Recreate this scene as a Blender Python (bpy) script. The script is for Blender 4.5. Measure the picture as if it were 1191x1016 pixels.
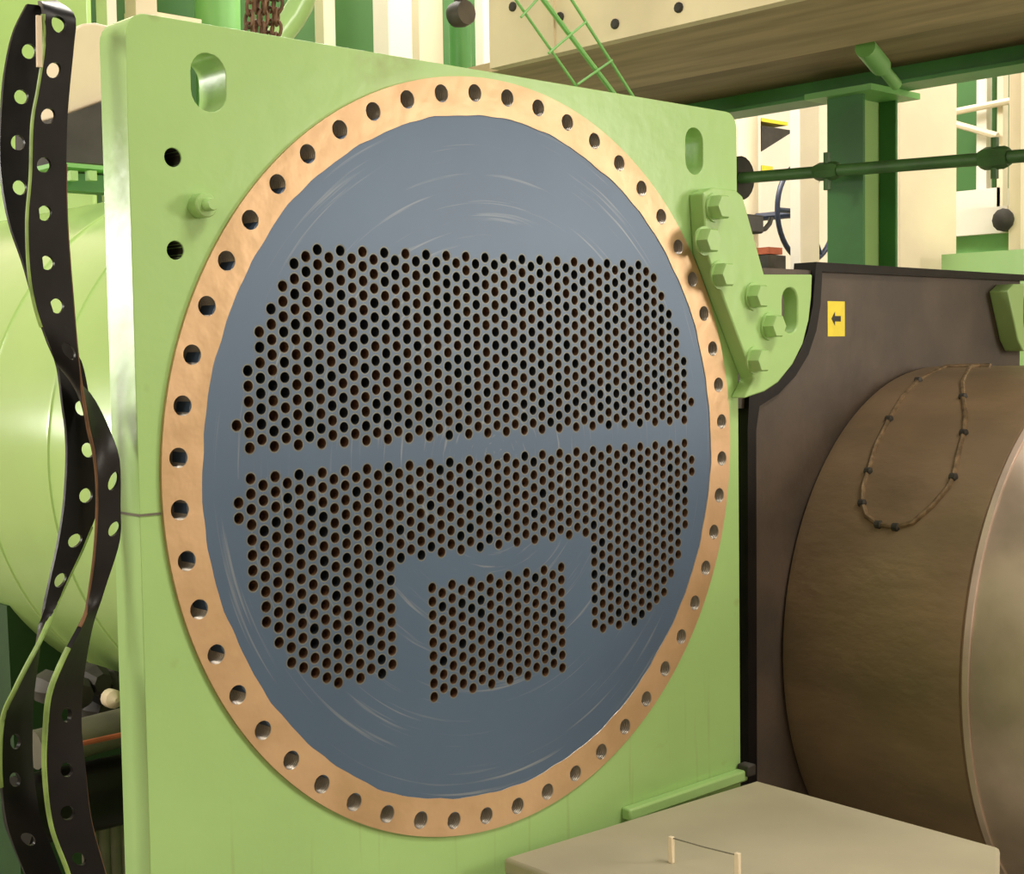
import bpy, bmesh, math, random
import numpy as np
from mathutils import Vector, Matrix
from mathutils.geometry import delaunay_2d_cdt
random.seed(7)
for o in list(bpy.data.objects): bpy.data.objects.remove(o, do_unlink=True)
SC = bpy.context.scene
COL = SC.collection
PI = math.pi

# ------------------------------------------------------------------ camera
CAM = np.array([-1.549, -1.6884, 0.1642]); FPX = 1664.75
ROT = np.array([[0.7277, -0.6857, -0.0151], [-0.0501, -0.0312, -0.9983], [0.6840, 0.7272, -0.0570]])
right = Vector(ROT[0]).normalized(); fwd = Vector(ROT[2]).normalized()
right = (right - right.dot(fwd)*fwd).normalized(); up = right.cross(fwd)
cd = bpy.data.cameras.new('camera'); cam = bpy.data.objects.new('camera', cd); COL.objects.link(cam)
cam.matrix_world = Matrix(((right.x, up.x, -fwd.x, CAM[0]), (right.y, up.y, -fwd.y, CAM[1]), (right.z, up.z, -fwd.z, CAM[2]), (0, 0, 0, 1)))
cd.sensor_fit = 'HORIZONTAL'; cd.sensor_width = 36; cd.lens = FPX*36/1191; cd.clip_start = 0.02
SC.camera = cam

# ------------------------------------------------------------------ light
SC.view_settings.view_transform = 'Standard'; SC.view_settings.look = 'None'
SC.view_settings.gamma = 1; SC.view_settings.use_curve_mapping = False
SC.view_settings.exposure = -0.46
W = bpy.data.worlds.new('hall'); SC.world = W; W.use_nodes = True
W.node_tree.nodes['Background'].inputs[0].default_value = (1.0, 0.93, 0.80, 1)
W.node_tree.nodes['Background'].inputs[1].default_value = 0.55

def area(name, loc, target, sx, sy, watts, color=(1, .93, .80)):
    l = bpy.data.lights.new(name, 'AREA'); l.shape = 'RECTANGLE'; l.size = sx; l.size_y = sy
    l.energy = watts; l.color = color
    o = bpy.data.objects.new(name, l); COL.objects.link(o); o.location = loc
    o.rotation_euler = (Vector(target)-Vector(loc)).to_track_quat('-Z', 'Y').to_euler()
    return o
area('hall_lamp_front', (3.1, -3.4, .70), (0, 0, 0), .8, 1.1, 98)
area('hall_lamp_overhead', (.9, -3.6, 4.6), (0, 0, -.4), 2.4, 1.2, 265)
area('hall_lamp_side', (-3.6, 1.0, 2.0), (-.4, 0.4, .2), .9, .7, 110)
area('bore_glint_light', (-3.4, -1.7, 1.5), (-.5, 0, 0), .35, .35, 15)  # unseen lamp added for glints in the bolt bores
area('hall_lamp_left', (-2.65, 3.6, .80), (-.6, 0, .2), .5, .40, 42, (1, .97, .9))
area('shell_glare_light', (-2.6, 4.6, .40), (-.5, .4, .1), .3, .3, 22, (1, .97, .9))  # unseen lamp added to put a highlight on the shell
area('hall_lamp_rear', (2.2, 3.2, 3.6), (2.8, 3.6, 0), 2.4, 1.2, 380, (1, .95, .86))
area('hall_lamp_far', (4.6, 0.6, 3.2), (4.4, 2.4, 0), 1.5, 1.5, 150, (1, .95, .86))

# ------------------------------------------------------------------ helpers
def ray(u, v):
    x, y = (u-595.5)/FPX, (v-508)/FPX
    return np.array(right)*x - np.array(up)*y + np.array(fwd)
def at(u, v, y=None, x=None, z=None):
    d = ray(u, v)
    t = (y-CAM[1])/d[1] if y is not None else ((x-CAM[0])/d[0] if x is not None else (z-CAM[2])/d[2])
    p = CAM + t*d
    return Vector((float(p[0]), float(p[1]), float(p[2])))
def hit_cyl(u, v, cx, cz, r):
    d = ray(u, v); a = d[0]**2+d[2]**2; ox = CAM[0]-cx; oz = CAM[2]-cz
    b = ox*d[0]+oz*d[2]; c = ox*ox+oz*oz-r*r; D = max(0.0, b*b-a*c)
    t = (-b-math.sqrt(D))/a
    return Vector([float(q) for q in CAM+t*d])

def mat(name, color, rough=.5, metal=0.0, var=.12, scale=6, bump=0.0, bscale=60, color2=None, spec=.5, stretch=(1, 1, 1), coat=0.0, fac=(.35, .65)):
    m = bpy.data.materials.new(name); m.use_nodes = True
    nt = m.node_tree; b = nt.nodes['Principled BSDF']
    b.inputs['Roughness'].default_value = rough; b.inputs['Metallic'].default_value = metal
    b.inputs['Specular IOR Level'].default_value = spec
    if coat: b.inputs['Coat Weight'].default_value = coat; b.inputs['Coat Roughness'].default_value = .15
    tc = nt.nodes.new('ShaderNodeTexCoord'); mp = nt.nodes.new('ShaderNodeMapping')
    mp.inputs['Scale'].default_value = stretch
    nt.links.new(tc.outputs['Object'], mp.inputs[0])
    n = nt.nodes.new('ShaderNodeTexNoise'); n.inputs['Scale'].default_value = scale; n.inputs['Detail'].default_value = 5
    nt.links.new(mp.outputs[0], n.inputs['Vector'])
    r = nt.nodes.new('ShaderNodeValToRGB')
    c2 = color2 or tuple(c*(1-var) for c in color); c1 = color if color2 else tuple(min(1, c*(1+var)) for c in color)
    r.color_ramp.elements[0].position = fac[0]; r.color_ramp.elements[1].position = fac[1]
    r.color_ramp.elements[0].color = (*c2, 1); r.color_ramp.elements[1].color = (*c1, 1)
    nt.links.new(n.outputs[0], r.inputs[0]); nt.links.new(r.outputs[0], b.inputs['Base Color'])
    if bump:
        n2 = nt.nodes.new('ShaderNodeTexNoise'); n2.inputs['Scale'].default_value = bscale; n2.inputs['Detail'].default_value = 3
        nt.links.new(mp.outputs[0], n2.inputs['Vector'])
        bp = nt.nodes.new('ShaderNodeBump'); bp.inputs['Strength'].default_value = bump; bp.inputs['Distance'].default_value = .01
        nt.links.new(n2.outputs[0], bp.inputs['Height']); nt.links.new(bp.outputs[0], b.inputs['Normal'])
    return m

class MB:
    def __init__(s): s.bm = bmesh.new(); s.mi = 0
    def face(s, vs):
        try: f = s.bm.faces.new(vs); f.material_index = s.mi; f.smooth = True; return f
        except ValueError: return None
    def box(s, lo, hi):
        (a, b, c), (d, e, f) = lo, hi
        a, d = min(a, d), max(a, d); b, e = min(b, e), max(b, e); c, f = min(c, f), max(c, f)
        v = [s.bm.verts.new(p) for p in ((a,b,c),(d,b,c),(d,e,c),(a,e,c),(a,b,f),(d,b,f),(d,e,f),(a,e,f))]
        for q in ((3,2,1,0),(4,5,6,7),(0,1,5,4),(1,2,6,5),(2,3,7,6),(3,0,4,7)): s.face([v[i] for i in q])
        return s
    def hexa(s, p):          # 8 corner points: bottom 4, top 4
        v = [s.bm.verts.new(q) for q in p]
        for q in ((3,2,1,0),(4,5,6,7),(0,1,5,4),(1,2,6,5),(2,3,7,6),(3,0,4,7)): s.face([v[i] for i in q])
        return s
    def path(s, pts, r, n=12, closed=False, cap=True):
        pts = [Vector(p) for p in pts]; N = len(pts); rings = []
        rr = r if isinstance(r, (list, tuple)) else [r]*N
        ref = None
        for i, p in enumerate(pts):
            a = pts[(i-1) % N] if (closed or i > 0) else p
            b = pts[(i+1) % N] if (closed or i < N-1) else p
            t = (b-a).normalized()
            if ref is None:
                ref = Vector((0, 0, 1)) if abs(t.z) < .9 else Vector((1, 0, 0))
            e1 = (ref - ref.dot(t)*t).normalized(); e2 = t.cross(e1); ref = e1
            rings.append([s.bm.verts.new(p + rr[i]*(math.cos(2*PI*k/n)*e1 + math.sin(2*PI*k/n)*e2)) for k in range(n)])
        for i in range(N if closed else N-1):
            A, B = rings[i], rings[(i+1) % N]
            for k in range(n): s.face([A[k], A[(k+1) % n], B[(k+1) % n], B[k]])
        if cap and not closed:
            s.face(rings[0][::-1]); s.face(rings[-1])
        return s
    def lathe(s, prof, n=32, axis='y', c=(0, 0, 0), closed=False, a0=0, a1=2*PI, cap=True):
        # prof: list of (radius, along)
        rings = []; full = abs(a1-a0-2*PI) < 1e-6; M = n if full else n+1
        for r, h in prof:
            ring = []
            for k in range(M):
                a = a0+(a1-a0)*k/n; q = (r*math.cos(a), r*math.sin(a))
                p = {'y': (q[0], h, q[1]), 'z': (q[0], q[1], h), 'x': (h, q[0], q[1])}[axis]
                ring.append(s.bm.verts.new((p[0]+c[0], p[1]+c[1], p[2]+c[2])))
            rings.append(ring)
        L = len(rings)
        for i in range(L if closed else L-1):
            A, B = rings[i], rings[(i+1) % L]
            for k in range(n): s.face([A[k], A[(k+1) % M], B[(k+1) % M], B[k]])
        if not closed and full and cap:
            if prof[0][0] > 1e-5: s.face(rings[0])
            if prof[-1][0] > 1e-5: s.face(rings[-1][::-1])
        return s
    def prism(s, outer, holes=(), y0=0.0, y1=.05, wall_mi=None, convex=False, f=None, back=True, extra=()):
        # plate with real holes: outline and holes as (x,z) loops, extruded y0..y1
        f = f or (lambda x, z, y: (x, y, z))
        loops = [list(outer)]+[list(h) for h in holes]
        P = []; own = []; E = []
        for li, lp in enumerate(loops):
            b = len(P); n = len(lp)
            for i, q in enumerate(lp):
                P.append(Vector((q[0], q[1]))); own.append(li); E.append((b+i, b+(i+1) % n))
        for q in extra: P.append(Vector(q)); own.append(-1)
        ov, oe, of, orig, _, _ = delaunay_2d_cdt(P, E, [], 0, 1e-7)
        def inside(x, y):
            c = False; lp = loops[0]; j = len(lp)-1
            for i in range(len(lp)):
                if (lp[i][1] > y) != (lp[j][1] > y) and x < (lp[j][0]-lp[i][0])*(y-lp[i][1])/(lp[j][1]-lp[i][1])+lp[i][0]: c = not c
                j = i
            return c
        F = [s.bm.verts.new(f(q[0], q[1], y0)) for q in ov]
        B = [s.bm.verts.new(f(q[0], q[1], y1)) for q in ov] if y1 != y0 else None
        lid = [own[o[0]] if o else 0 for o in orig]
        used = {}
        for t in of:
            ls = {lid[i] for i in t}
            if len(ls) == 1 and min(ls) > 0: continue
            if not convex and ls == {0}:
                cx = sum(ov[i][0] for i in t)/3; cz = sum(ov[i][1] for i in t)/3
                if not inside(cx, cz): continue
            s.face([F[i] for i in t])
            if B and back: s.face([B[i] for i in reversed(t)])
            for a in range(3):
                k = tuple(sorted((t[a], t[(a+1) % 3]))); used[k] = used.get(k, 0)+1
        if B:
            for (a, b), n in used.items():
                if n == 1:
                    g = s.face([F[a], F[b], B[b], B[a]])
                    if g and wall_mi is not None and lid[a] > 0: g.material_index = wall_mi
        return s
    def build(s, name, ms, parent=None, bevel=0, sharp=35, recalc=True, solid=0):
        if recalc: bmesh.ops.recalc_face_normals(s.bm, faces=s.bm.faces)
        bmesh.ops.delete(s.bm, geom=[v for v in s.bm.verts if not v.link_faces], context='VERTS')
        me = bpy.data.meshes.new(name); s.bm.to_mesh(me); s.bm.free()
        for m in (ms if isinstance(ms, (list, tuple)) else [ms]): me.materials.append(m)
        me.set_sharp_from_angle(angle=math.radians(sharp))
        o = bpy.data.objects.new(name, me); COL.objects.link(o)
        if parent:
            o.parent = parent; o.matrix_parent_inverse = Matrix.Translation(-parent.matrix_basis.translation) if parent.type == 'EMPTY' else Matrix()
        if solid:
            q = o.modifiers.new('thick', 'SOLIDIFY'); q.thickness = solid; q.offset = 0
        if bevel:
            q = o.modifiers.new('bevel', 'BEVEL'); q.width = bevel; q.segments = 2; q.limit_method = 'ANGLE'; q.angle_limit = math.radians(40)
        return o

def tag(o, label, cat, group=None):
    o['label'] = label; o['category'] = cat
    if group: o['group'] = group
    return o
def thing(name, label, cat, loc=(0, 0, 0), group=None):
    o = bpy.data.objects.new(name, None); COL.objects.link(o); o.location = loc; o.empty_display_size = .05
    return tag(o, label, cat, group)
def struct(o): o['kind'] = 'structure'; return o
def circle(cx, cz, r, n=20, a0=0): return [(cx+r*math.cos(a0+2*PI*k/n), cz+r*math.sin(a0+2*PI*k/n)) for k in range(n)]
def oblong(cx, cz, w, h, n=10):
    r = w/2; k = h/2-r; out = []
    for i in range(n+1): a = PI*i/n; out.append((cx+r*math.cos(a), cz+k+r*math.sin(a)))
    for i in range(n+1): a = PI+PI*i/n; out.append((cx+r*math.cos(a), cz-k+r*math.sin(a)))
    return out

# ------------------------------------------------------------------ materials
M = {}
M['green'] = mat('light_green_paint', (.38, .60, .225), .27, 0, scale=3, bump=.08, bscale=25, color2=(.345, .55, .205), spec=.45)
M['green2'] = mat('shell_green_paint', (.40, .60, .20), .20, 0, .08, 2, bump=.05, bscale=8, spec=.5)
M['cgreen_shade'] = mat('column_shade_green', (.045, .19, .045), .45, 0, .2, 3)  # column green darkened, flange shade put into the colour
M['pgreen'] = mat('pipe_green_paint', (.05, .13, .035), .5, 0, .25, 8)
M['floor_shade'] = mat('floor_shade_green', (.016, .06, .014), .6, 0, .3, 3)  # very dark green standing for floor shade, also on the saddles
M['dgreen'] = mat('dark_green_paint', (.07, .26, .06), .45, 0, .2, 3)
M['mgreen'] = mat('mid_green_paint', (.20, .48, .14), .45, 0, .15, 3)
M['copper'] = mat('copper_ring_metal', (.64, .42, .245), .40, .4, scale=9, bump=.16, bscale=22, color2=(.52, .335, .18), fac=(.3, .6))
M['bore'] = mat('bolt_bore_steel', (.50, .45, .40), .30, .9, .2, 40)
def threads(m, pitch, dist):
    nt = m.node_tree; b = nt.nodes['Principled BSDF']
    tc = nt.nodes.new('ShaderNodeTexCoord'); sp = nt.nodes.new('ShaderNodeSeparateXYZ'); nt.links.new(tc.outputs['Object'], sp.inputs[0])
    k = nt.nodes.new('ShaderNodeMath'); k.operation = 'MULTIPLY'; k.inputs[1].default_value = 2*PI/pitch; nt.links.new(sp.outputs['Y'], k.inputs[0])
    w = nt.nodes.new('ShaderNodeMath'); w.operation = 'SINE'; nt.links.new(k.outputs[0], w.inputs[0])
    bp = nt.nodes.new('ShaderNodeBump'); bp.inputs['Strength'].default_value = 1; bp.inputs['Distance'].default_value = dist
    nt.links.new(w.outputs[0], bp.inputs['Height']); nt.links.new(bp.outputs[0], b.inputs['Normal'])
threads(M['bore'], .0040, .0010)
M['tube'] = mat('rusty_tube', (.16, .075, .03), .75, .1, scale=120, color2=(.06, .03, .02))
M['tube_dark'] = mat('dark_tube', (.012, .014, .022), .8, 0, .2, 60)
M['tube_end'] = mat('tube_end_metal', (.155, .16, .14), .45, .3, .2, 60)
M['dark_steel'] = mat('dark_steel', (.05, .045, .04), .6, .3, .3, 12)
M['brown_plate'] = mat('bitumen_brown_panel', (.095, .068, .052), .55, 0, scale=7, bump=.15, bscale=40, color2=(.06, .045, .036))
M['barrel'] = mat('rust_brown_barrel', (.34, .235, .145), .42, .35, scale=7, bump=.2, bscale=45, color2=(.21, .15, .092), stretch=(1, .5, 1), fac=(.3, .7))
M['steel'] = mat('polished_steel', (.78, .62, .54), .34, .4, scale=5, bump=.05, bscale=20, color2=(.50, .40, .32))
M['rubber'] = mat('black_rubber', (.007, .0055, .006), .40, 0, .35, 14, bump=.04, bscale=40, spec=.25)
M['green_edge'] = mat('green_edge_paint', (.24, .36, .10), .5, 0, .25, 30)
M['rust_edge'] = mat('rust_edge', (.12, .055, .02), .7, 0, .3, 40)
M['beige'] = mat('beige_paint', (.44, .40, .285), .55, 0, .06, 5, spec=.3)
M['cream'] = mat('cream_paint', (.78, .66, .48), .5, 0, .06, 3)
M['cream2'] = mat('cream_board', (.80, .68, .47), .6, 0, .08, 4)
M['white'] = mat('white_paint', (.86, .80, .70), .45, 0, .04, 3)
M['brown_board'] = mat('brown_board', (.46, .35, .21), .7, 0, .2, 5, stretch=(3, .4, 1))
M['brown_board2'] = mat('dark_brown_board', (.30, .22, .13), .7, 0, .2, 5, stretch=(3, .4, 1))
M['yellow'] = mat('yellow_sticker', (.85, .68, .04), .5, 0, .06, 30)
M['black'] = mat('black_ink', (.02, .02, .02), .6, 0, .2, 20)
M['navy'] = mat('dark_blue_paint', (.02, .03, .07), .4, 0, .2, 20)
M['rustchain'] = mat('rusty_chain', (.17, .09, .05), .6, .3, .4, 30)
M['tape'] = mat('cream_tape', (.62, .50, .36), .6, 0, .1, 20)
M['red'] = mat('red_paint', (.42, .10, .05), .5, 0, .2, 20)
M['weld'] = mat('weld_bead', (.20, .135, .075), .5, .4, .3, 60, bump=.2, bscale=120)
M['grey'] = mat('grey_sleeve', (.14, .13, .095), .7, 0, .25, 12)
M['floor'] = mat('grey_floor', (.24, .22, .18), .7, 0, .3, 3)
M['wall'] = mat('wall_paint', (.74, .66, .50), .7, 0, .05, 2)
M['wallgreen'] = mat('green_wall_paint', (.045, .15, .03), .55, 0, .1, 2)

def plate_material():
    m = mat('plate_green_paint', (.38, .60, .225), .27, 0, scale=3, bump=.08, bscale=25, color2=(.345, .55, .205), spec=.45)
    nt = m.node_tree; b = nt.nodes['Principled BSDF']; N = nt.nodes.new; K = nt.links.new
    def math_(op, a, c):
        q = N('ShaderNodeMath'); q.operation = op; q.use_clamp = op == 'MULTIPLY'
        for i, v in enumerate((a, c)):
            if isinstance(v, (int, float)): q.inputs[i].default_value = v
            elif v is not None: K(v, q.inputs[i])
        return q.outputs[0]
    def ramp(v, p0, p1):
        q = N('ShaderNodeMapRange'); q.inputs[1].default_value = p0; q.inputs[2].default_value = p1; K(v, q.inputs[0]); return q.outputs[0]
    tc = N('ShaderNodeTexCoord'); sp = N('ShaderNodeSeparateXYZ'); K(tc.outputs['Object'], sp.inputs[0])
    mp = N('ShaderNodeMapping'); mp.inputs['Scale'].default_value = (55, 3, 3.2); K(tc.outputs['Object'], mp.inputs[0])
    n = N('ShaderNodeTexNoise'); n.inputs['Scale'].default_value = 1; n.inputs['Detail'].default_value = 2; K(mp.outputs[0], n.inputs['Vector'])
    streak = ramp(n.outputs[0], .60, .72)
    drips = math_('MULTIPLY', streak, ramp(sp.outputs['Z'], -.42, -.58))          # runs of oil under the ring
    dx = math_('ABSOLUTE', math_('ADD', sp.outputs['X'], .205), None)
    top = math_('MULTIPLY', ramp(dx, .075, .03), ramp(sp.outputs['Z'], .545, .615))   # rust stain hanging from the top edge
    n2 = N('ShaderNodeTexNoise'); n2.inputs['Scale'].default_value = 22; n2.inputs['Detail'].default_value = 4; K(tc.outputs['Object'], n2.inputs['Vector'])
    top = math_('MULTIPLY', top, ramp(n2.outputs[0], .36, .66))
    f = math_('MAXIMUM', math_('MULTIPLY', drips, .30), math_('MULTIPLY', top, .60))
    n3 = N('ShaderNodeTexNoise'); n3.inputs['Scale'].default_value = 14; n3.inputs['Detail'].default_value = 2; K(tc.outputs['Object'], n3.inputs['Vector'])
    f = math_('MAXIMUM', f, math_('MULTIPLY', ramp(n3.outputs[0], .70, .76), .25))
    mix = N('ShaderNodeMixRGB'); mix.inputs[2].default_value = (.24, .20, .07, 1); K(b.inputs['Base Color'].links[0].from_socket, mix.inputs[1])
    K(f, mix.inputs[0]); K(mix.outputs[0], b.inputs['Base Color'])
    return m
M['plate'] = plate_material()

def sheet_material():
    m = mat('blue_grey_sheet', (.086, .136, .222), .42, .16, scale=3.5, color2=(.078, .122, .202), bump=0)
    nt = m.node_tree; b = nt.nodes['Principled BSDF']
    tc = nt.nodes.new('ShaderNodeTexCoord'); sep = nt.nodes.new('ShaderNodeSeparateXYZ'); nt.links.new(tc.outputs['Object'], sep.inputs[0])
    # brushed arcs about the centre: noise over (radius*big, angle*small)
    cmb = nt.nodes.new('ShaderNodeCombineXYZ')
    ln = nt.nodes.new('ShaderNodeVectorMath'); ln.operation = 'LENGTH'; nt.links.new(tc.outputs['Object'], ln.inputs[0])
    at2 = nt.nodes.new('ShaderNodeMath'); at2.operation = 'ARCTAN2'
    nt.links.new(sep.outputs['Z'], at2.inputs[0]); nt.links.new(sep.outputs['X'], at2.inputs[1])
    m1 = nt.nodes.new('ShaderNodeMath'); m1.operation = 'MULTIPLY'; m1.inputs[1].default_value = 130; nt.links.new(ln.outputs['Value'], m1.inputs[0])
    m2 = nt.nodes.new('ShaderNodeMath'); m2.operation = 'MULTIPLY'; m2.inputs[1].default_value = 1.6; nt.links.new(at2.outputs[0], m2.inputs[0])
    nt.links.new(m1.outputs[0], cmb.inputs[0]); nt.links.new(m2.outputs[0], cmb.inputs[1])
    n = nt.nodes.new('ShaderNodeTexNoise'); n.inputs['Scale'].default_value = 1.0; n.inputs['Detail'].default_value = 3
    nt.links.new(cmb.outputs[0], n.inputs['Vector'])
    rp = nt.nodes.new('ShaderNodeValToRGB'); rp.color_ramp.elements[0].position = .60; rp.color_ramp.elements[1].position = .78
    rp.color_ramp.elements[0].color = (0, 0, 0, 1); rp.color_ramp.elements[1].color = (.45, .45, .45, 1)
    nt.links.new(n.outputs[0], rp.inputs[0])
    mix = nt.nodes.new('ShaderNodeMixRGB'); mix.inputs[2].default_value = (.42, .43, .42, 1)
    old = b.inputs['Base Color'].links[0].from_socket
    nt.links.new(old, mix.inputs[1]); nt.links.new(rp.outputs[0], mix.inputs[0]); nt.links.new(mix.outputs[0], b.inputs['Base Color'])
    b.inputs['Anisotropic'].default_value = .5
    return m
M['sheet'] = sheet_material()

# ------------------------------------------------------------------ setting
FZ = -1.40
def room():
    struct(MB().box((-5, -5, FZ-.1), (6.6, 5.1, FZ)).build('floor', M['floor']))
    struct(MB().box((-5, 5.0, FZ), (6.6, 5.1, 4.2)).build('wall_back', M['wall']))
    struct(MB().box((6.5, -5, FZ), (6.6, 5.0, 4.2)).build('wall_right', M['wall']))
    struct(MB().box((-5.1, -5, FZ), (-5, 5.0, 4.2)).build('wall_left', M['wall']))
    struct(MB().box((-5.1, -5.1, FZ), (6.6, -5, 4.2)).build('wall_front', M['wall']))
room()

# ------------------------------------------------------------------ end plate with lifting bracket
PT = .07          # plate thickness
def rounded_top(x0, x1, z0, z1, r, n=6):
    o = [(x0, z0), (x1, z0)]
    for i in range(n+1): a = PI/2*i/n; o.append((x1-r+r*math.cos(a), z1-r+r*math.sin(a)))
    for i in range(n+1): a = PI/2+PI/2*i/n; o.append((x0+r+r*math.cos(a), z1-r+r*math.sin(a)))
    return o
ep = thing('end_plate', 'large light green steel end plate around the round drilled tube sheet', 'plate', (0, 0, FZ))
holes = [circle(0, 0, .592, 120), oblong(-.509, .535, .054, .078), oblong(.507, .531, .050, .085), circle(-.5663, .4308, .0125), circle(-.5664, .3092, .0125)]
MB().prism(rounded_top(-.630, .632, FZ, .612, .03), holes, 0, PT).build('plate', M['plate'], ep, bevel=.004)
# blind backs of the two small threaded holes
for n_, z in ((0, .4308), (1, .3092)):
    MB().lathe([(.0124, .0), (.0124, .045), (.0001, .045)], 16, c=(-.5663, .002, z), cap=False).build('threaded_hole', M['dark_steel'], ep)
# welded seam of the plate at left
mb = MB().box((-.632, -.0015, -.0385), (-.600, .002, -.0355)); mb.box((-.6318, 0, -.0385), (-.628, PT, -.0355)); mb.build('joint_line', M['grey'], ep)
# stud with stepped end
mb = MB(); mb.lathe([(.0165, .0), (.0165, -.020), (.0150, -.022), (.0085, -.022), (.0085, -.036), (.0075, -.038)], 20, c=(-.530, 0, .3690))
mb.build('stud', M['green'], ep)
# ledge strip above the table
mb = MB().box((.29, -.022, -.658), (.628, 0, -.636)); mb.build('ledge', M['green'], ep, bevel=.004)
mb = MB().box((.618, -.030, -.648), (.642, -.002, -.626)); mb.build('ledge_end', M['dark_steel'], ep, bevel=.003)
# bracket
LT = .034
px = [(818, 224), (822, 294), (877, 440), (866, 463), (890, 455), (905, 445), (922, 424), (934, 400), (941, 372), (944, 345), (945, 319), (889, 319), (864, 228), (856, 221), (830, 218)]
px = [px[0]]+px[1:]
outl = []
for i, (u, v) in enumerate(px):
    yy = -LT
    q = at(u, v, y=yy); outl.append((q.x, q.z))
sl = at(919, 361, y=-LT)
br = MB().prism(outl, [oblong(sl.x, sl.z, .050, .088)], -LT, 0.0).build('lifting_bracket', M['green'], ep, bevel=.003)
for (u, v) in [(844, 240), (831, 279), (849, 319), (889, 344), (907, 379), (890, 419)]:
    c = at(u, v, y=-LT-.026)
    mb = MB(); yb = -LT
    mb.lathe([(.0265, yb), (.0265, yb-.004)], 20, c=(c.x, 0, c.z))                     # washer
    mb.lathe([(.0235, yb-.004), (.0235, yb-.022), (.0205, yb-.026)], 6, c=(c.x, 0, c.z))   # hex head
    mb.build('hex_bolt', M['green'], br)

# ------------------------------------------------------------------ tube sheet with copper bolt ring and tubes
ts = thing('tube_sheet', 'round blue grey tube sheet with copper bolt ring and many tube holes', 'tube sheet', (0, 0, -.6))
PX, PZ, X0, Z0 = .0202, .0213, .0029, .0206
def lattice():
    T = []
    botL = {23: 44, 22: 49, 21: 52, 20: 55, 19: 56, 18: 57}
    top = {17: 0, 18: 1, 19: 2, 20: 5, 21: 8, 22: 11, 23: 16, 24: 23}
    for c in range(-24, 25):
        a = abs(c); odd = a % 2 == 1
        t = top[a] if a >= 17 else (0 if odd else 1)
        b = 23 if a == 24 else (26 if odd else 25)
        T += [(c, u) for u in range(t, b+1, 2)]
        if a == 24: T += [(c, 33), (c, 35)]; continue
        t = 30 if odd else 31
        if a <= 10: b = 42 if odd else 43
        elif a <= 17: b = 58 if odd else 59
        else: b = botL[a]
        T += [(c, u) for u in range(t, b+1, 2)]
        if a <= 7: T += [(c, u) for u in range(48 if odd else 49, (64 if odd else 63)+1, 2)]
    return [(X0+c*PX, Z0-(u-28)*PZ/2) for c, u in T]
TUBES = lattice()
HR = .0098
SY = -.004
MB().prism(circle(0, 0, .5635, 160), [circle(x, z, HR, 14, .2) for x, z in TUBES], SY, .03, convex=True, back=False).build('sheet', M['sheet'], ts)
# copper ring with 52 bores
inner = []
rn = random.Random(3)
ph = [rn.uniform(0, 2*PI) for _ in range(8)]
for k in range(260):
    a = 2*PI*k/260
    w = sum(math.sin(a*f_+ph[i])*am for i, (f_, am) in enumerate(((3, .0015), (7, .0010), (13, .0008), (23, .0006), (41, .0006), (67, .0005))))
    inner.append(((.5405+w)*math.cos(a), (.5405+w)*math.sin(a)))
bolt = [(.575*math.cos(2.114-2*PI*i/52), .575*math.sin(2.114-2*PI*i/52)) for i in range(52)]
HB = [circle(x, z, .0137, 24) for x, z in bolt]
MB().prism(circle(0, 0, .5995, 220), [inner]+HB, -.0055, .045, wall_mi=1).build('bolt_ring', [M['copper'], M['bore']], ts, bevel=0)
MB().lathe([(.591, .0455), (.591, .06)], 96).build('backing_flange', M['dark_steel'], ts)
def tube_into(mb, x, z, rust):
    n = 14; bm = mb.bm
    R = lambda r, y: [bm.verts.new((x+r*math.cos(2*PI*k/n+.2), y, z+r*math.sin(2*PI*k/n+.2))) for k in range(n)]
    o0, i0, i1 = R(HR-.0001, SY+.0002), R(.0079, SY+.0002), R(.0079, .040)
    for k in range(n):
        j = (k+1) % n
        mb.mi = 0; mb.face([o0[k], i0[k], i0[j], o0[j]])
        mb.mi = 1 if rust else 2; mb.face([i0[k], i1[k], i1[j], i0[j]])
    mb.mi = 2; mb.face(i1)
TM = [M['tube_end'], M['tube'], M['tube_dark']]
order = sorted(TUBES, key=lambda q: (q[0]-CAM[0])**2+CAM[1]**2+(q[1]-CAM[2])**2)
rt = random.Random(11)
def rusty(x, z):
    return rt.random() < (.88 if z < .06 else .55)
for x, z in order[:100]:
    mb = MB(); tube_into(mb, x, z, rusty(x, z)); mb.build('tube', TM, ts, recalc=False)
mb = MB()
for x, z in order[100:]: tube_into(mb, x, z, rusty(x, z))
o = mb.build('tubes', TM, ts, recalc=False); o['kind'] = 'stuff'

# ------------------------------------------------------------------ vessel shell behind the plate
vs = thing('vessel_shell', 'light green cylindrical vessel shell running back behind the end plate', 'vessel', (0, .07, -.5))
SR = .506
MB().lathe([(SR, PT), (SR, 2.6), (SR-.03, 2.68), (.3, 2.75), (.05, 2.78)], 128).build('shell', M['green2'], vs)
for (u, v) in ((25, 350), (108, 335)):
    q = hit_cyl(u, v, 0, 0, SR)
    MB().lathe([(SR-.002, q.y-.007), (SR+.0025, q.y-.003), (SR+.0025, q.y+.003), (SR-.002, q.y+.007)], 128, closed=True).build('weld_seam', M['green2'], vs)
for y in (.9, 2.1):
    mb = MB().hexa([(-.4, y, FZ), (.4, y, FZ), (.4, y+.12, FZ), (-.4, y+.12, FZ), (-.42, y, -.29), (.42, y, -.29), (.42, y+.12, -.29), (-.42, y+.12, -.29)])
    mb.build('saddle', M['floor_shade'], vs)

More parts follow.
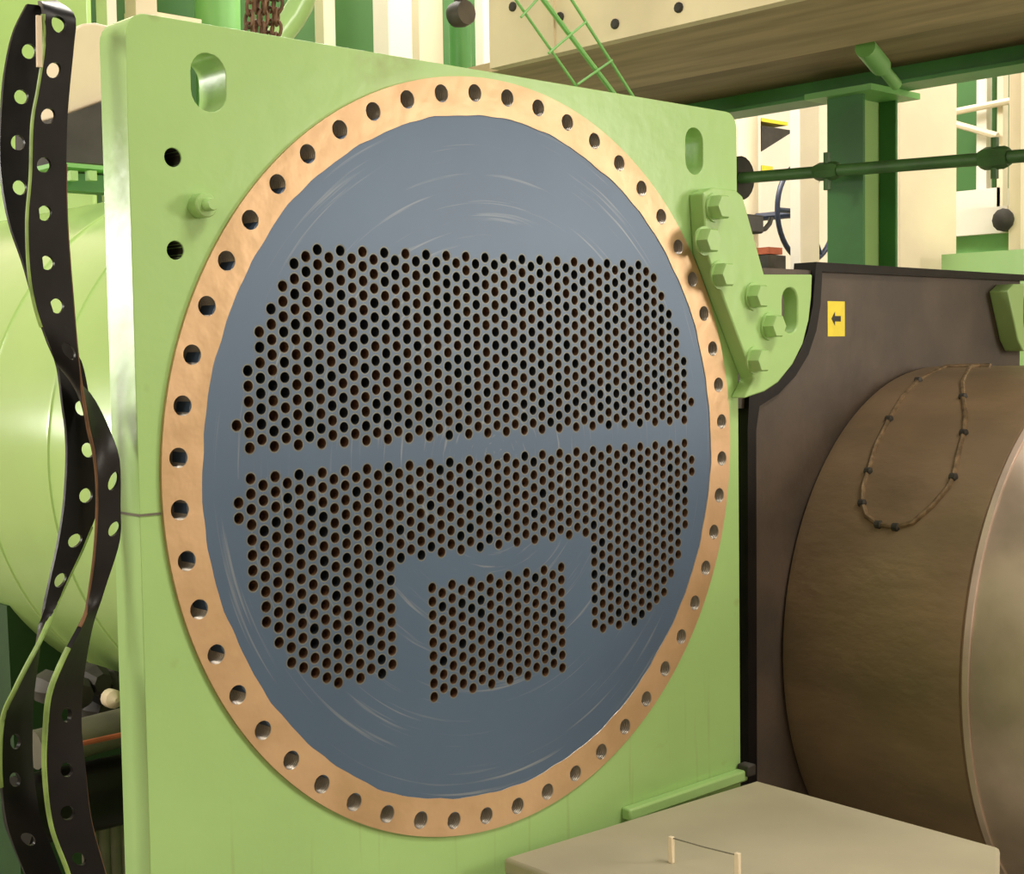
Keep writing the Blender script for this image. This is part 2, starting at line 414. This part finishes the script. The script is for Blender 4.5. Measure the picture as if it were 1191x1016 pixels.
# ------------------------------------------------------------------ neighbouring brown plate
NY = .10
np_ = thing('shell_plate', 'dark brown coated plate with black rubber top lip, painted gap shade and small yellow sticker', 'plate', (1.3, NY, FZ))
def off(pxs, y): return [(lambda q: (q.x, q.z))(at(u, v, y=y)) for u, v in pxs]
curve = [(951, 325), (949, 355), (944, 385), (935, 412), (920, 437), (900, 458), (878, 472), (874, 500), (874, 900)]
c3 = off(curve, NY)
outl = [(1.93, .335), (.70, .335), (.70, .05), (.785, .05), (.785, FZ), (1.93, FZ)]
MB().prism(outl, [], NY, NY+.05).build('panel', M['brown_plate'], np_)
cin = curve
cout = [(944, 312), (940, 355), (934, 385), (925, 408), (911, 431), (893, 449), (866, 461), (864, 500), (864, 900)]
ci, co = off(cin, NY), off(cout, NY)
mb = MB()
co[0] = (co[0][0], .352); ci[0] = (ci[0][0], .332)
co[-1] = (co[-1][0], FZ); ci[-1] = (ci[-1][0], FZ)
lip_shade = [(1.93, .350), co[0]]+co[1:]+ci[::-1][:-1]+[ci[0], (1.93, .334)]
mb.prism(lip_shade, [], NY-.012, NY+.045); mb.build('lip_and_gap_shade', M['rubber'], np_)  # rubber lip along the top; band around the lug is painted gap shadow
a, b = at(962, 350, y=NY), at(982, 391, y=NY)
st = MB().box((a.x, NY-.0015, b.z), (b.x, NY, a.z)).build('sticker', M['yellow'], np_)
q = at(971.5, 370.5, y=NY)
arrow = [(-.017, 0), (-.004, .015), (-.004, .006), (.018, .006), (.018, -.006), (-.004, -.006), (-.004, -.015)]
MB().prism([(q.x+x, q.z+z) for x, z in arrow], [], NY-.0022, NY-.0015).build('arrow_mark', M['black'], st)
c = off([(1172, 338), (1180, 330), (1215, 330), (1215, 408), (1190, 408), (1184, 395)], NY-.05)
h = at(1192, 362, y=NY-.05)
MB().prism(c, [oblong(h.x+.02, h.z, .05, .10)], NY-.05, NY+.0).build('bracket', M['green'], np_, bevel=.003)

# ------------------------------------------------------------------ neighbouring rusty barrel
BX, BZ, BR = 1.494, -.475, .5985
SEAM = -.325
ch = thing('channel_barrel', 'rust brown steel barrel with bright steel end band beside the green plate', 'barrel', (BX, NY, BZ-BR))
MB().lathe([(BR-.02, NY), (BR-.004, NY-.006), (BR, NY-.02), (BR, SEAM+.012), (BR-.003, SEAM+.010), (BR-.003, SEAM+.006)], 160, c=(BX, 0, BZ)).build('barrel_wall', M['barrel'], ch)
MB().lathe([(BR-.003, SEAM+.006), (BR+.003, SEAM+.004), (BR+.003, SEAM-.008), (BR-.001, SEAM-.010)], 160, c=(BX, 0, BZ)).build('band_lip', M['steel'], ch)
MB().lathe([(BR-.001, SEAM-.010), (BR+.001, SEAM-.013), (BR+.001, SEAM-.55), (BR-.03, SEAM-.58)], 160, c=(BX, 0, BZ)).build('steel_band', M['steel'], ch)
loop = [(1152, 416), (1128, 420), (1100, 427), (1068, 443), (1050, 462), (1034, 488), (1018, 520), (1010, 548), (1004, 565), (1003, 585), (1008, 600), (1022, 610), (1042, 613), (1062, 608), (1085, 588), (1102, 568), (1109, 555), (1114, 530), (1121, 504), (1123, 482), (1120, 462), (1119, 445), (1128, 428), (1140, 423), (1152, 418)]
lp = []
for u, v in loop:
    q = hit_cyl(u, max(v, 426+.0), BX, BZ, BR)
    lp.append(q)
# snap onto the surface
lp2 = []
for q in lp:
    d = Vector((q.x-BX, 0, q.z-BZ)).normalized(); lp2.append(Vector((BX+d.x*(BR+.001), q.y, BZ+d.z*(BR+.001))))
MB().path(lp2, .0058, 8).build('heating_wire', M['weld'], ch)
for i in (3, 5, 7, 9, 11, 12, 16, 18, 20):
    q = lp2[i]; MB().lathe([(.002, -.010), (.0085, -.006), (.0085, .006), (.002, .010)], 10, c=tuple(q)).build('wire_clip', M['dark_steel'], ch)

# ------------------------------------------------------------------ beige table and wire guard
TZ = -.6335
tb = thing('work_table', 'beige topped work table standing against the green plate', 'table', (.27, -.33, FZ))
tl, trr = -.036, .572
mb = MB().prism([(-.0345, -.043), (.577, -.080), (.554, -.578), (-.06, -.90)], [], TZ, TZ-.028, f=lambda x, y, z: (x, y, z))
mb.build('table_top', M['beige'], tb, bevel=.006)
mb = MB()
mb.box((tl+.02, -.12, TZ-.10), (trr-.03, -.10, TZ-.028)); mb.box((tl+.02, -.60, TZ-.10), (trr-.1, -.58, TZ-.028)); mb.build('apron', M['beige'], tb)
for x, y in ((tl+.05, -.12), (trr-.06, -.12), (tl+.05, -.62), (trr-.08, -.50)):
    MB().box((x-.02, y-.02, FZ), (x+.02, y+.02, TZ-.028)).build('leg', M['beige'], tb)
wg = thing('wire_guard', 'pair of small cream posts joined by a thin wire on the beige table', 'wire guard', tuple(at(781, 1003, z=TZ)))
p1 = at(781, 1003, z=TZ); t1 = at(779, 973, y=p1.y)
p2 = at(858, 1023, z=TZ); h_ = t1.z-TZ
for p in (p1, p2):
    MB().box((p.x-.0035, p.y-.004, TZ), (p.x+.0035, p.y+.004, TZ+h_)).build('post', M['cream'], wg, bevel=.001)
MB().path([(p1.x, p1.y, TZ+h_-.002), ((p1.x+p2.x)/2, (p1.y+p2.y)/2, TZ+h_-.004), (p2.x, p2.y, TZ+h_-.004)], .0011, 6).build('wire', M['grey'], wg)

# ------------------------------------------------------------------ hanging perforated rubber gasket
def ribbon(name, stations, holes_px, thick, m, parent, hr=.0125):
    # stations: (uL,vL,yL, uR,vR,yR) from top to bottom; holes given as pixel positions
    A = [at(s[0], s[1], y=s[2]) for s in stations]; B = [at(s[3], s[4], y=s[5]) for s in stations]
    n = len(A); L = [0]
    for i in range(1, n): L.append(L[-1]+(((A[i]+B[i])-(A[i-1]+B[i-1]))/2).length)
    def cr(P, i, t):
        p0, p1, p2, p3 = P[max(i-1, 0)], P[i], P[i+1], P[min(i+2, n-1)]
        return .5*((2*p1)+(-p0+p2)*t+(2*p0-5*p1+4*p2-p3)*t*t+(-p0+3*p1-3*p2+p3)*t*t*t)
    def ev(s, t):
        i = 0
        while i < n-2 and s > L[i+1]: i += 1
        k = (s-L[i])/(L[i+1]-L[i]); k = min(1, max(0, k))
        return cr(A, i, k).lerp(cr(B, i, k), t)
    # interior grid points keep the strip smoothly curved
    Wd = .055
    hs = []
    for (s, t) in holes_px:
        w = (ev(s*L[-1], 1)-ev(s*L[-1], 0)).length
        hs.append([(s*L[-1]+hr*math.cos(2*PI*k/16), (t+hr/max(w, .03)*math.sin(2*PI*k/16))*Wd) for k in range(16)])
    N = max(24, int(L[-1]/.012))
    outer = [(L[-1]*k/N, 0.0) for k in range(N+1)]+[(L[-1]*k/N, Wd) for k in range(N, -1, -1)]
    mb = MB()
    cen = [(h_[0]*L[-1], h_[1]*Wd, (ev(h_[0]*L[-1], 1)-ev(h_[0]*L[-1], 0)).length) for h_ in holes_px]
    ex = []
    for k in range(1, N):
        for t in (.17, .34, .5, .66, .83):
            s_ = L[-1]*k/N
            if all(math.hypot(s_-c_[0], (t*Wd-c_[1])*max(c_[2], .02)/Wd) > hr*1.25 for c_ in cen): ex.append((s_, t*Wd))
    def surf(s_, t, y):
        t = t/Wd; e = .004
        a_, b_ = max(0, s_-e), min(L[-1], s_+e)
        tan = ev(b_, t)-ev(a_, t); wd = ev(s_, 1)-ev(s_, 0)
        return tuple(ev(s_, t)+tan.cross(wd).normalized()*y)
    mb.prism(outer, hs, -thick/2, thick/2, convex=True, extra=ex, f=surf)
    o = mb.build(name, m, parent, sharp=50)
    return o, ev, L[-1]
gk = thing('gasket_strip', 'black perforated rubber gasket strip hanging twisted left of the green plate', 'gasket', tuple(at(60, 1016, y=.03)))
YB, YF = .060, .0
# rear strand: from the fold down to lower left
rear = [(31, 5, YB, 60, 8, YB), (15, 38, YB, 52, 44, YB), (5, 84, YB, 46, 92, YB), (1, 128, YB, 42, 132, YB), (-1, 179, YB, 42, 180, YB), (3, 223, YB, 42, 222, YB),
        (12, 265, YB, 46, 262, YB), (26, 305, YB, 48, 300, YB), (39, 350, YB, 56, 346, YB), (54, 395, YB, 72, 390, YB), (66, 425, YB, 93, 418, YB), (72, 470, YB, 104, 468, YB), (76, 500, YB, 110, 500, YB),
        (77, 535, YB, 115, 535, YB), (74, 585, YB, 114, 585, YB), (67, 631, YB, 98, 631, YB), (58, 672, YB, 79, 672, YB), (50, 710, YB, 61, 712, YB), (45, 742, YB, 46, 746, YB-.03),
        (42, 770, YB, 32, 772, YB-.04), (38, 800, YB, 18, 800, YB-.04), (36, 836, YB, 3, 836, YB-.02), (37, 895, YB, 0, 895, YB-.02), (46, 950, YB, 6, 950, YB), (58, 982, YB, 15, 982, YB), (76, 1030, YB, 34, 1030, YB), (90, 1080, YB, 48, 1080, YB)]
front = [(44, 4, YB, 66, 3, YB), (49, 9, YF, 86, 20, YF), (52, 51, YF, 85, 52, YF), (45, 102, YF, 80, 103, YF), (38, 143, YF, 77, 144, YF), (36, 205, YF, 76, 205, YF), (32, 256, YF, 77, 256, YF),
         (34, 314, YF, 81, 314, YF), (41, 356, YF, 84, 350, YF), (52, 389, YF, 88, 398, YF), (67, 420, YF+.01, 93, 440, YF), (84, 440, YF+.04, 98, 470, YF), (106, 462, YF+.04, 103, 500, YF),
         (126, 500, YF+.02, 109, 525, YF), (138, 532, YF, 113, 560, YF), (139, 588, YF, 113, 600, YF), (138, 629, YF, 110, 645, YF), (121, 684, YF, 103, 696, YF), (107, 722, YF, 97, 720, YF-.02),
         (99, 762, YF, 75, 762, YF-.03), (94, 801, YF, 58, 804, YF-.03), (93, 845, YF, 53, 845, YF-.02), (98, 895, YF, 52, 897, YF-.01), (105, 953, YF, 60, 960, YF), (122, 1016, YF, 80, 1016, YF), (140, 1080, YF, 98, 1080, YF)]
def holes_for(st, pxs):
    # pixel -> (fraction of length, fraction across)
    mid = [((s[0]+s[3])/2, (s[1]+s[4])/2) for s in st]
    P = [(at(s[0], s[1], y=s[2])+at(s[3], s[4], y=s[5]))/2 for s in st]; L = [0]
    for i in range(1, len(P)): L.append(L[-1]+(P[i]-P[i-1]).length)
    out = []
    for u, v in pxs:
        i = 0
        while i < len(mid)-2 and v > mid[i+1][1]: i += 1
        k = (v-mid[i][1])/(mid[i+1][1]-mid[i][1])
        lu = st[i][0]+k*(st[i+1][0]-st[i][0]); ru = st[i][3]+k*(st[i+1][3]-st[i][3])
        t = (u-lu)/(ru-lu) if abs(ru-lu) > 8 else .5
        out.append(((L[i]+k*(L[i+1]-L[i]))/L[-1], min(.75, max(.25, t))))
    return out
r1, ev1, L1 = ribbon('rear_strand', rear, holes_for(rear, [(33, 60), (24, 113), (20, 166), (22, 218), (94, 474), (101, 524), (98, 576), (86, 628), (69, 674), (17, 863), (16, 905), (32, 975)]), .006, M['rubber'], gk, hr=.0095)
r2, ev2, L2 = ribbon('front_strand', front, holes_for(front, [(66, 31), (61, 82), (55, 136), (50, 192), (51, 248), (54, 305), (65, 356), (79, 405), (130, 564), (131, 618), (76, 831), (76, 895), (78, 944), (91, 998)]), .006, M['rubber'], gk, hr=.0095)
def edge_cord(name, ev, L, t, a, b, r, m, parent):
    MB().path([ev(L*(a+(b-a)*k/60), t) for k in range(61)], r, 8).build(name, m, parent)
edge_cord('green_edge', ev2, L2, 0.0, .06, .36, .0030, M['green_edge'], r2)
edge_cord('green_edge', ev2, L2, 1.0, .70, .999, .0036, M['green_edge'], r2)
edge_cord('rust_edge', ev2, L2, 1.0, .2, .68, .0026, M['rust_edge'], r2)
edge_cord('rust_edge', ev2, L2, 0.0, .70, .999, .0020, M['rust_edge'], r2)
edge_cord('green_edge', ev1, L1, 1.0, .55, .83, .0034, M['green_edge'], r1)
a, b = at(44, 18, y=-.004), at(44, 78, y=-.004)
MB().hexa([(a.x-.0035, -.006, b.z), (a.x+.003, -.006, b.z), (a.x+.003, -.002, b.z), (a.x-.0035, -.002, b.z), (a.x-.002, -.006, a.z), (a.x+.004, -.006, a.z), (a.x+.004, -.002, a.z), (a.x-.002, -.002, a.z)]).build('tape', M['tape'], r2)

# ------------------------------------------------------------------ overhead walkway, its beam and column
OZ = 1.0244
ow = thing('overhead_walkway', 'cream boxed walkway with brown underside passing overhead at upper right', 'walkway', (1.40, 1.5, OZ))
MB().box((1.40, -2.2, OZ), (1.44, 1.52, OZ+.9)).build('side_board', M['cream2'], ow)
MB().box((1.44, -2.2, OZ), (1.98, 1.9, OZ+.03)).build('bottom_board', M['brown_board'], ow)
MB().box((1.98, -2.2, OZ+.075), (2.69, 2.3, OZ+.10)).build('recessed_board', M['brown_board2'], ow)
MB().box((1.96, -2.2, OZ+.03), (1.98, 2.3, OZ+.10)).build('board_edge', M['brown_board'], ow)
MB().box((1.44, 1.49, OZ+.11), (2.62, 1.52, OZ+.9)).build('end_board', M['cream2'], ow)
for (u, v) in ((597, 8), (652, 20), (716, 28), (790, 9)):
    q = at(u, v, x=1.40)
    MB().lathe([(.014, 1.401), (.014, 1.394), (.010, 1.391)], 10, axis='x', c=(0, q.y, q.z)).build('bolt_head', M['dark_steel'], ow)
q1, q2 = at(642, 0, x=1.40), at(646, 90, x=1.40)
MB().box((1.392, q1.y-.012, OZ), (1.40, q1.y+.012, OZ+.9)).build('joint_strip', M['cream2'], ow)
eb = thing('edge_beam', 'dark green steel beam under the right edge of the overhead walkway', 'beam', (2.70, 1.7, OZ-.05))
mb = MB(); mb.box((2.63, -2.2, OZ+.005), (2.77, 2.3, OZ+.017)); mb.box((2.695, -2.2, OZ+.017), (2.705, 2.3, OZ+.09)); mb.box((2.69, -2.2, OZ+.09), (2.77, 2.3, OZ+.105))
mb.build('i_beam', M['dgreen'], eb)
gc = thing('green_column', 'green steel column under the overhead walkway, left of the cream column', 'column', (2.70, 1.06, FZ))
cx, cy = 2.69, 1.06; hw = .105
MB().box((cx-hw, cy-.07, FZ), (cx-hw+.012, cy+.07, OZ-.015)).build('flange', M['cgreen_shade'], gc)
MB().box((cx+hw-.012, cy-.07, FZ), (cx+hw, cy+.07, OZ-.015)).build('flange', M['cgreen_shade'], gc)
MB().box((cx-hw+.012, cy-.005, FZ), (cx+hw-.012, cy+.005, OZ-.015)).build('web', M['green'], gc)  # lighter green than the flanges, the lit web put into colour
MB().box((cx-.15, cy-.13, OZ-.015), (cx+.15, cy+.13, OZ+.005)).build('cap_plate', M['mgreen'], gc)
dn = thing('drain_pipe', 'short light green drain pipe hanging below the walkway above the green column', 'pipe', (2.4, .75, OZ))
a, b = at(1006, 48, z=OZ+.07), at(1042, 96, y=.75)
a = at(1006, 46, y=.62); a.z = min(a.z, OZ+.0)
b = at(1042, 98, y=.72)
MB().path([a, a.lerp(b, .5)], .030, 14).build('socket', M['mgreen'], dn)
MB().path([a.lerp(b, .5), b], .018, 12).build('spout', M['mgreen'], dn)

# green pipe with couplings in front of the column
gp = thing('green_pipe', 'thin dark green pipe with couplings crossing before the green column', 'pipe', tuple(at(862, 207, x=2.42)))
a, b = at(862, 207, x=2.42), at(1230, 178, x=2.42)
MB().path([a, b], .0195, 14).build('pipe_run', M['pgreen'], gp)
for u, w in ((962, .030), (1157, .034)):
    q = at(u, 207-(u-862)*29/368, x=2.42); d = (b-a).normalized()
    MB().path([q-d*.045, q-d*.03, q+d*.03, q+d*.045], [w*.8, w, w, w*.8], 8).build('coupling', M['pgreen'], gp)
    MB().path([q+Vector((0, 0, -.06)), q+Vector((0, 0, .06))], .012, 8).build('clamp_bolt', M['pgreen'], gp)
MB().path([a-(b-a).normalized()*.05, a], .075, 20).build('end_flange', M['dark_steel'], gp)

def pbox(name, m, u0, v0, u1, v1, y, d, parent=None, z0=None, z1=None, bevel=0):
    a, b = at(u0, v0, y=y), at(u1, v1, y=y)
    return MB().box((a.x, y, b.z if z0 is None else z0), (b.x, y+d, a.z if z1 is None else z1)).build(name, m, parent, bevel=bevel)
# cream column at right
tag(pbox('cream_column', M['cream'], 1047, 60, 1112, 330, 1.45, .12, z0=FZ, z1=2.2), 'broad cream column right of the green steel column', 'column')
# cream narrow column left of the green column
tag(pbox('cream_post', M['white'], 930, 110, 953, 320, 1.95, .05, z0=FZ, z1=2.3), 'narrow cream post between handwheel and green column', 'post')

# handwheel behind
hy = 2.35
c = at(938, 247, y=hy); rr = (at(938, 247, y=hy)-at(938, 190, y=hy)).length
hwl = thing('handwheel', 'dark blue valve handwheel seen behind the cream post', 'handwheel', tuple(c))
MB().path([(c.x+rr*math.cos(2*PI*k/40), hy, c.z+rr*math.sin(2*PI*k/40)) for k in range(40)], .013, 10, closed=True).build('rim', M['navy'], hwl)
for k in range(3):
    a = PI+2*PI*k/3
    MB().path([(c.x, hy, c.z), (c.x+rr*math.cos(a), hy, c.z+rr*math.sin(a))], .012, 8).build('spoke', M['navy'], hwl)
MB().lathe([(.035, hy-.03), (.035, hy+.03)], 14, c=(c.x, 0, c.z)).build('hub', M['navy'], hwl)
MB().path([(c.x-.03, hy+.04, c.z), (c.x-.03, hy+.04, c.z+.62)], .014, 8).build('stem', M['navy'], hwl)
MB().path([(c.x, hy+.0, c.z), (c.x, hy+.3, c.z)], .02, 8).build('spindle', M['navy'], hwl)
MB().path([(c.x, hy+.35, FZ), (c.x, hy+.35, c.z+.5)], .055, 16).build('valve_pipe', M['cream'], hwl)

# white cabinets behind the handwheel, strongly lit
cab = thing('white_cabinet', 'bright white cabinet behind the handwheel', 'cabinet', tuple(at(880, 320, y=3.0)))
pbox('body', M['white'], 845, 120, 886, 330, 3.0, .5, cab, z0=FZ, bevel=.004)
cab2 = tag(pbox('pale_partition', M['white'], 880, 60, 990, 330, 3.9, .05, z0=FZ), 'pale partition wall behind the handwheel and cabinet', 'partition')
hd = thing('lamp_hood', 'dark hood with yellow rim on the white cabinet above the handwheel', 'hood', tuple(at(905, 160, y=2.8)))
cabx = at(886, 200, y=3.0).x+.001
a1_, a2_, a3_ = at(886, 146, y=3.0), at(924, 152, y=3.0), at(886, 176, y=3.0)
MB().prism([(cabx, a1_.z), (a2_.x, a2_.z), (cabx, a3_.z)], [], 3.0, 3.2).build('hood', M['dark_steel'], hd)
a1_, a2_ = at(886, 137, y=3.0), at(916, 146, y=3.0)
MB().box((cabx, 3.0, a2_.z), (a2_.x, 3.2, a1_.z)).build('rim', M['yellow'], hd)
a1_, a2_ = at(886, 192, y=3.0), at(899, 203, y=3.0)
MB().box((cabx, 3.0, a2_.z), (a2_.x, 3.08, a1_.z)).build('indicator', M['yellow'], hd)
vb = thing('shutoff_valve', 'dark small valve with red cap by the lug bracket', 'valve', tuple(at(905, 312, y=2.0)))
pbox('body', M['dark_steel'], 893, 296, 914, 330, 2.0, .12, vb)
pbox('cap', M['red'], 894, 287, 910, 296, 2.0, .10, vb)
pbox('stand_pipe', M['dark_steel'], 898, 330, 908, 340, 2.03, .05, vb, z0=FZ)
jx = thing('cable_clamp', 'dark cable clamp on the right edge of the green plate above the bracket shoulder', 'clamp', (.64, .04, .40))
q0, q1 = at(866, 249, y=.03), at(884, 272, y=.03)
MB().box((.6325, .02, q1.z), (q1.x, .05, q0.z)).build('body', M['dark_steel'], jx, bevel=.004)
q = [at(u, v, y=.035) for u, v in ((882, 268), (890, 266), (895, 260), (897, 253))]
MB().path(q, .005, 8).build('hook', M['dark_steel'], jx)

# ------------------------------------------------------------------ window corner at far right
RX = 4.6
def rbox(name, m, u0, v0, u1, v1, x, d, parent=None, z0=None, z1=None):
    a, b = at(u0, v0, x=x), at(u1, v1, x=x)
    return MB().box((x, a.y, b.z if z0 is None else z0), (x+d, b.y, a.z if z1 is None else z1)).build(name, m, parent)
gw = rbox('green_partition', M['wallgreen'], 1090, 40, 1260, 420, RX+.10, .05, z0=FZ, z1=2.6); tag(gw, 'green painted partition behind the white frame at far right', 'partition')
wf = thing('glazed_screen', 'white framed glazing with crossing rails right of the cream column', 'screen', tuple(at(1140, 230, x=RX)))
rbox('stile', M['white'], 1136, 60, 1147, 228, RX, .05, wf)
rbox('sill', M['white'], 1100, 224, 1163, 246, RX-.02, .08, wf)
rbox('stile', M['cream'], 1160, 60, 1166, 250, RX-.02, .05, wf)
for (u0, v0, u1, v1) in ((1100, 132, 1192, 114), (1100, 141, 1160, 158)):
    MB().path([at(u0, v0, x=RX-.04), at(u1, v1, x=RX-.04)], .016, 8).build('rail', M['cream'], wf)
cp = rbox('far_post', M['cream'], 1174, 60, 1187, 255, RX-.3, .1, z0=FZ, z1=2.6); tag(cp, 'cream post at the right edge beyond the green pipe', 'post')
lb = rbox('low_beam', M['white'], 1095, 246, 1172, 270, RX-.25, .15); tag(lb, 'low white beam under the glazing at far right', 'beam')
gt = rbox('green_bench', M['mgreen'], 1095, 270, 1260, 300, RX-.2, .15, z0=FZ); tag(gt, 'mid green machine base below the low white beam', 'machine base')
lg = rbox('light_green_casing', M['green'], 1095, 296, 1280, 345, RX-.9, .5, z0=FZ); tag(lg, 'light green casing behind the dark brown plate top', 'casing')
bk = at(1170, 256, x=RX-.28)
MB().lathe([(.03, bk.x-.04), (.05, bk.x-.03), (.05, bk.x+.03), (.03, bk.x+.05)], 12, axis='x', c=(0, bk.y, bk.z)).build('end_knob', M['dark_steel'], lb)

# ------------------------------------------------------------------ background along the top
BY = 2.6
def tbox(name, m, u0, u1, v1, y, d, label, cat, v0=-260):
    return tag(pbox(name, m, u0, v0, u1, v1, y, d, z0=FZ), label, cat)
tbox('cream_stanchion', M['white'], 116, 137, 60, 3.02, .08, 'white stanchion above the cream sacks at top left', 'post')
tbox('cream_stanchion', M['cream'], 150, 184, 60, 3.02, .08, 'cream stanchion right above the rounded corner of the green plate', 'post')
o = tag(pbox('cream_rail', M['cream2'], 160, 10, 235, 45, 3.10, .1), 'cream horizontal rail between cream stanchion and green pipe at the top', 'rail')
g = tag(MB().path([at(248, -260, y=3.2), Vector((at(248, 90, y=3.2).x, 3.2, FZ))], .088, 18).build('upright_pipe', M['mgreen']), 'upright green pipe left of the hanging chains', 'pipe')
bw = tag(pbox('green_backboard', M['wallgreen'], -60, -140, 590, 140, 3.4, .08, z0=FZ), 'dark green painted board far behind the green plate', 'board')
tbox('cream_upright', M['cream'], 370, 391, 80, 3.05, .06, 'slim cream upright right of the chains', 'post')
tbox('white_upright', M['white'], 446, 480, 90, 2.95, .10, 'broad white upright behind the top middle of the plate', 'post')
tbox('cream_panel_upright', M['cream'], 482, 516, 90, 3.06, .10, 'cream upright close behind the broad white upright', 'post')
tbox('white_bracket_upright', M['white'], 557, 575, 90, 2.9, .05, 'white upright at the left end of the overhead walkway', 'post')
tbox('dark_green_post', M['dgreen'], 574, 583, 78, 2.9, .03, 'dark green thin post beside the white upright at the walkway end', 'post')
q = tag(MB().path([at(535, 30, y=2.6), Vector((at(535, 110, y=2.6).x, 2.6, FZ))], .045, 14).build('riser_pipe', M['dgreen']), 'green riser pipe under the dark hook', 'pipe')
hk = thing('hook_block', 'dark hoist hook block above the green riser pipe', 'hook', tuple(at(536, 30, y=1.95)))
c = at(536, 16, y=1.95)
MB().lathe([(.004, -.03), (.04, -.03), (.045, 0), (.04, .03), (.004, .03)], 16, c=tuple(c)).build('block', M['dark_steel'], hk)
MB().path([(c.x, 1.95, c.z+.03), (c.x, 1.95, c.z+.5)], .022, 8).build('shank', M['dark_steel'], hk)
# chains: every strand its own thing
def chain(u, y, ang, label):
    top, bot = at(u+8, -160, y=y), at(u-9, 150, y=y)
    n = int((top-bot).length/.030); mb = MB(); d = (bot-top).normalized()
    sidev = Vector((math.cos(ang), math.sin(ang), 0)); oth = d.cross(sidev).normalized()
    for i in range(n):
        c = top+d*(.030*(i+.5)); s_ = sidev if i % 2 else oth
        mb.path([c+d*(.021*math.cos(2*PI*k/12))+s_*(.012*math.sin(2*PI*k/12)) for k in range(12)], .0042, 6, closed=True)
    return tag(mb.build('chain', M['rustchain']), label, 'chain', 'rusty hoist chains above the plate top')
lab = ['leftmost of the rusty hoist chains above the plate top', 'second rusty hoist chain from the left above the plate top', 'middle rusty hoist chain above the plate top', 'second rusty hoist chain from the right above the plate top', 'rightmost of the rusty hoist chains above the plate top']
for i, u in enumerate((292, 300, 308, 316, 324)): chain(u, 1.25+.03*(i % 2), .3+.5*i, lab[i])
# curved green pipe right of the chains
arc = [at(u, v, y=1.6) for u, v in ((364, -160), (362, -60), (357, -20), (350, 5), (340, 22), (326, 40), (312, 60), (298, 90), (288, 140), (284, 190))]
tag(MB().path(arc, .035, 16).build('curved_pipe', M['green']), 'curved light green pipe beside the rusty chains', 'pipe')
# wire ladder behind the plate top
wl = thing('wire_tray', 'thin green wire tray leaning behind the top of the green plate', 'wire tray', tuple(at(690, 95, y=.5)))
for (a, b, r_) in (((600, 0), (668, 97), .003), ((632, 0), (712, 106), .0055), ((665, 0), (735, 110), .0035)):
    p0, p1 = at(*a, y=.5), at(*b, y=.5); MB().path([p0-(p1-p0)*.4, p1+(p1-p0)*.35], r_, 8).build('long_wire', M['mgreen'], wl)
for (a, b) in (((606, 20), (626, -2)), ((638, 62), (682, 25)), ((672, 98), (712, 70))):
    MB().path([at(*a, y=.492), at(*b, y=.492)], .0028, 8).build('cross_wire', M['mgreen'], wl)

# ------------------------------------------------------------------ left background
gm = thing('green_machine', 'light green machine casing at the top left behind the gasket', 'machine', tuple(at(40, 80, y=2.4)))
pbox('casing', M['green2'], -60, -150, 112, 75, 2.85, .45, gm, z0=FZ, bevel=.03)
a = [at(70, 136, y=1.2), at(160, 104, y=1.2), at(160, 192, y=1.2), at(70, 188, y=1.2)]
tag(MB().prism([(p.x, p.z) for p in a], [], 1.2, 1.42).build('dark_beam', M['dark_steel']), 'dark grey beam between the cream sack and the green shell', 'beam')
b = [at(u, v, y=1.22) for u, v in ((78, 133.5), (80, 60), (84, 38), (98, 27), (112, 26), (128, 30), (150, 34), (158, 60), (158, 105))]
tag(MB().prism([(p.x, p.z) for p in b], [], 1.22, 1.40).build('cream_sack', M['cream'], bevel=.006), 'cream sack standing on the dark beam left of the green plate corner', 'sack')
gf = thing('green_flange', 'green bolted flange on top of the vessel shell at left', 'flange', tuple(at(100, 220, y=1.1)))
pbox('plate', M['mgreen'], 66, 188, 150, 200, 1.1, .1, gf)
pbox('neck', M['dgreen'], 72, 200, 150, 226, 1.15, .05, gf)
for u in (86, 108): pbox('bolt', M['green'], u-4, 198, u+5, 210, 1.09, .02, gf)
tag(pbox('floor_shade_box', M['floor_shade'], -80, 738, 75, 1100, 2.4, .42, z0=FZ), 'very dark green box added as floor shade under the shell at far lower left', 'machine base')  # dark box added to stand for floor shade
# lower left machinery
tag(MB().path([at(40, 872, y=.5), at(170, 838, y=.5)], .032, 18).build('brown_pipe', M['grey']), 'grey brown pipe under the green shell at lower left', 'pipe')
tag(MB().path([at(60, 872, y=.44), at(170, 848, y=.44)], .0045, 8).build('red_rod', M['red']), 'thin red rod in front of the grey brown pipe', 'rod')
tag(MB().path([at(20, 945, y=.5), at(175, 910, y=.5)], .058, 22).build('black_drum', M['rubber']), 'black drum lying below the grey brown pipe', 'drum')
sv = thing('grey_sleeve_stand', 'grey upright sleeves at the bottom left beside the plate', 'stand', tuple(at(125, 1010, y=.52)))
for u in (104, 118, 131, 144):
    p = at(u, 950, y=.52); MB().path([(p.x, p.y, p.z), (p.x, p.y, FZ)], .014, 12).build('sleeve', M['grey'], sv)
vv = thing('valve_cluster', 'dark oily valve cluster directly under the green shell', 'valve', tuple(at(115, 810, y=.5)))
for i, (u, v, r_) in enumerate(((60, 800, .03), (85, 805, .032), (108, 790, .028), (128, 800, .034), (112, 822, .026))):
    p = at(u, v, y=.62+.01*i)
    MB().lathe([(.006, p.y-.04), (r_*.6, p.y-.04), (r_, p.y-.015), (r_, p.y+.02), (r_*.5, p.y+.04), (.006, p.y+.05)], 8, c=(p.x, 0, p.z)).build('valve_body', M['dark_steel'], vv)
p = at(130, 812, y=.54); MB().lathe([(.004, p.y-.02), (.016, p.y-.01), (.016, p.y+.01), (.004, p.y+.02)], 12, c=tuple((p.x, 0, p.z))).build('cap', M['cream'], vv)
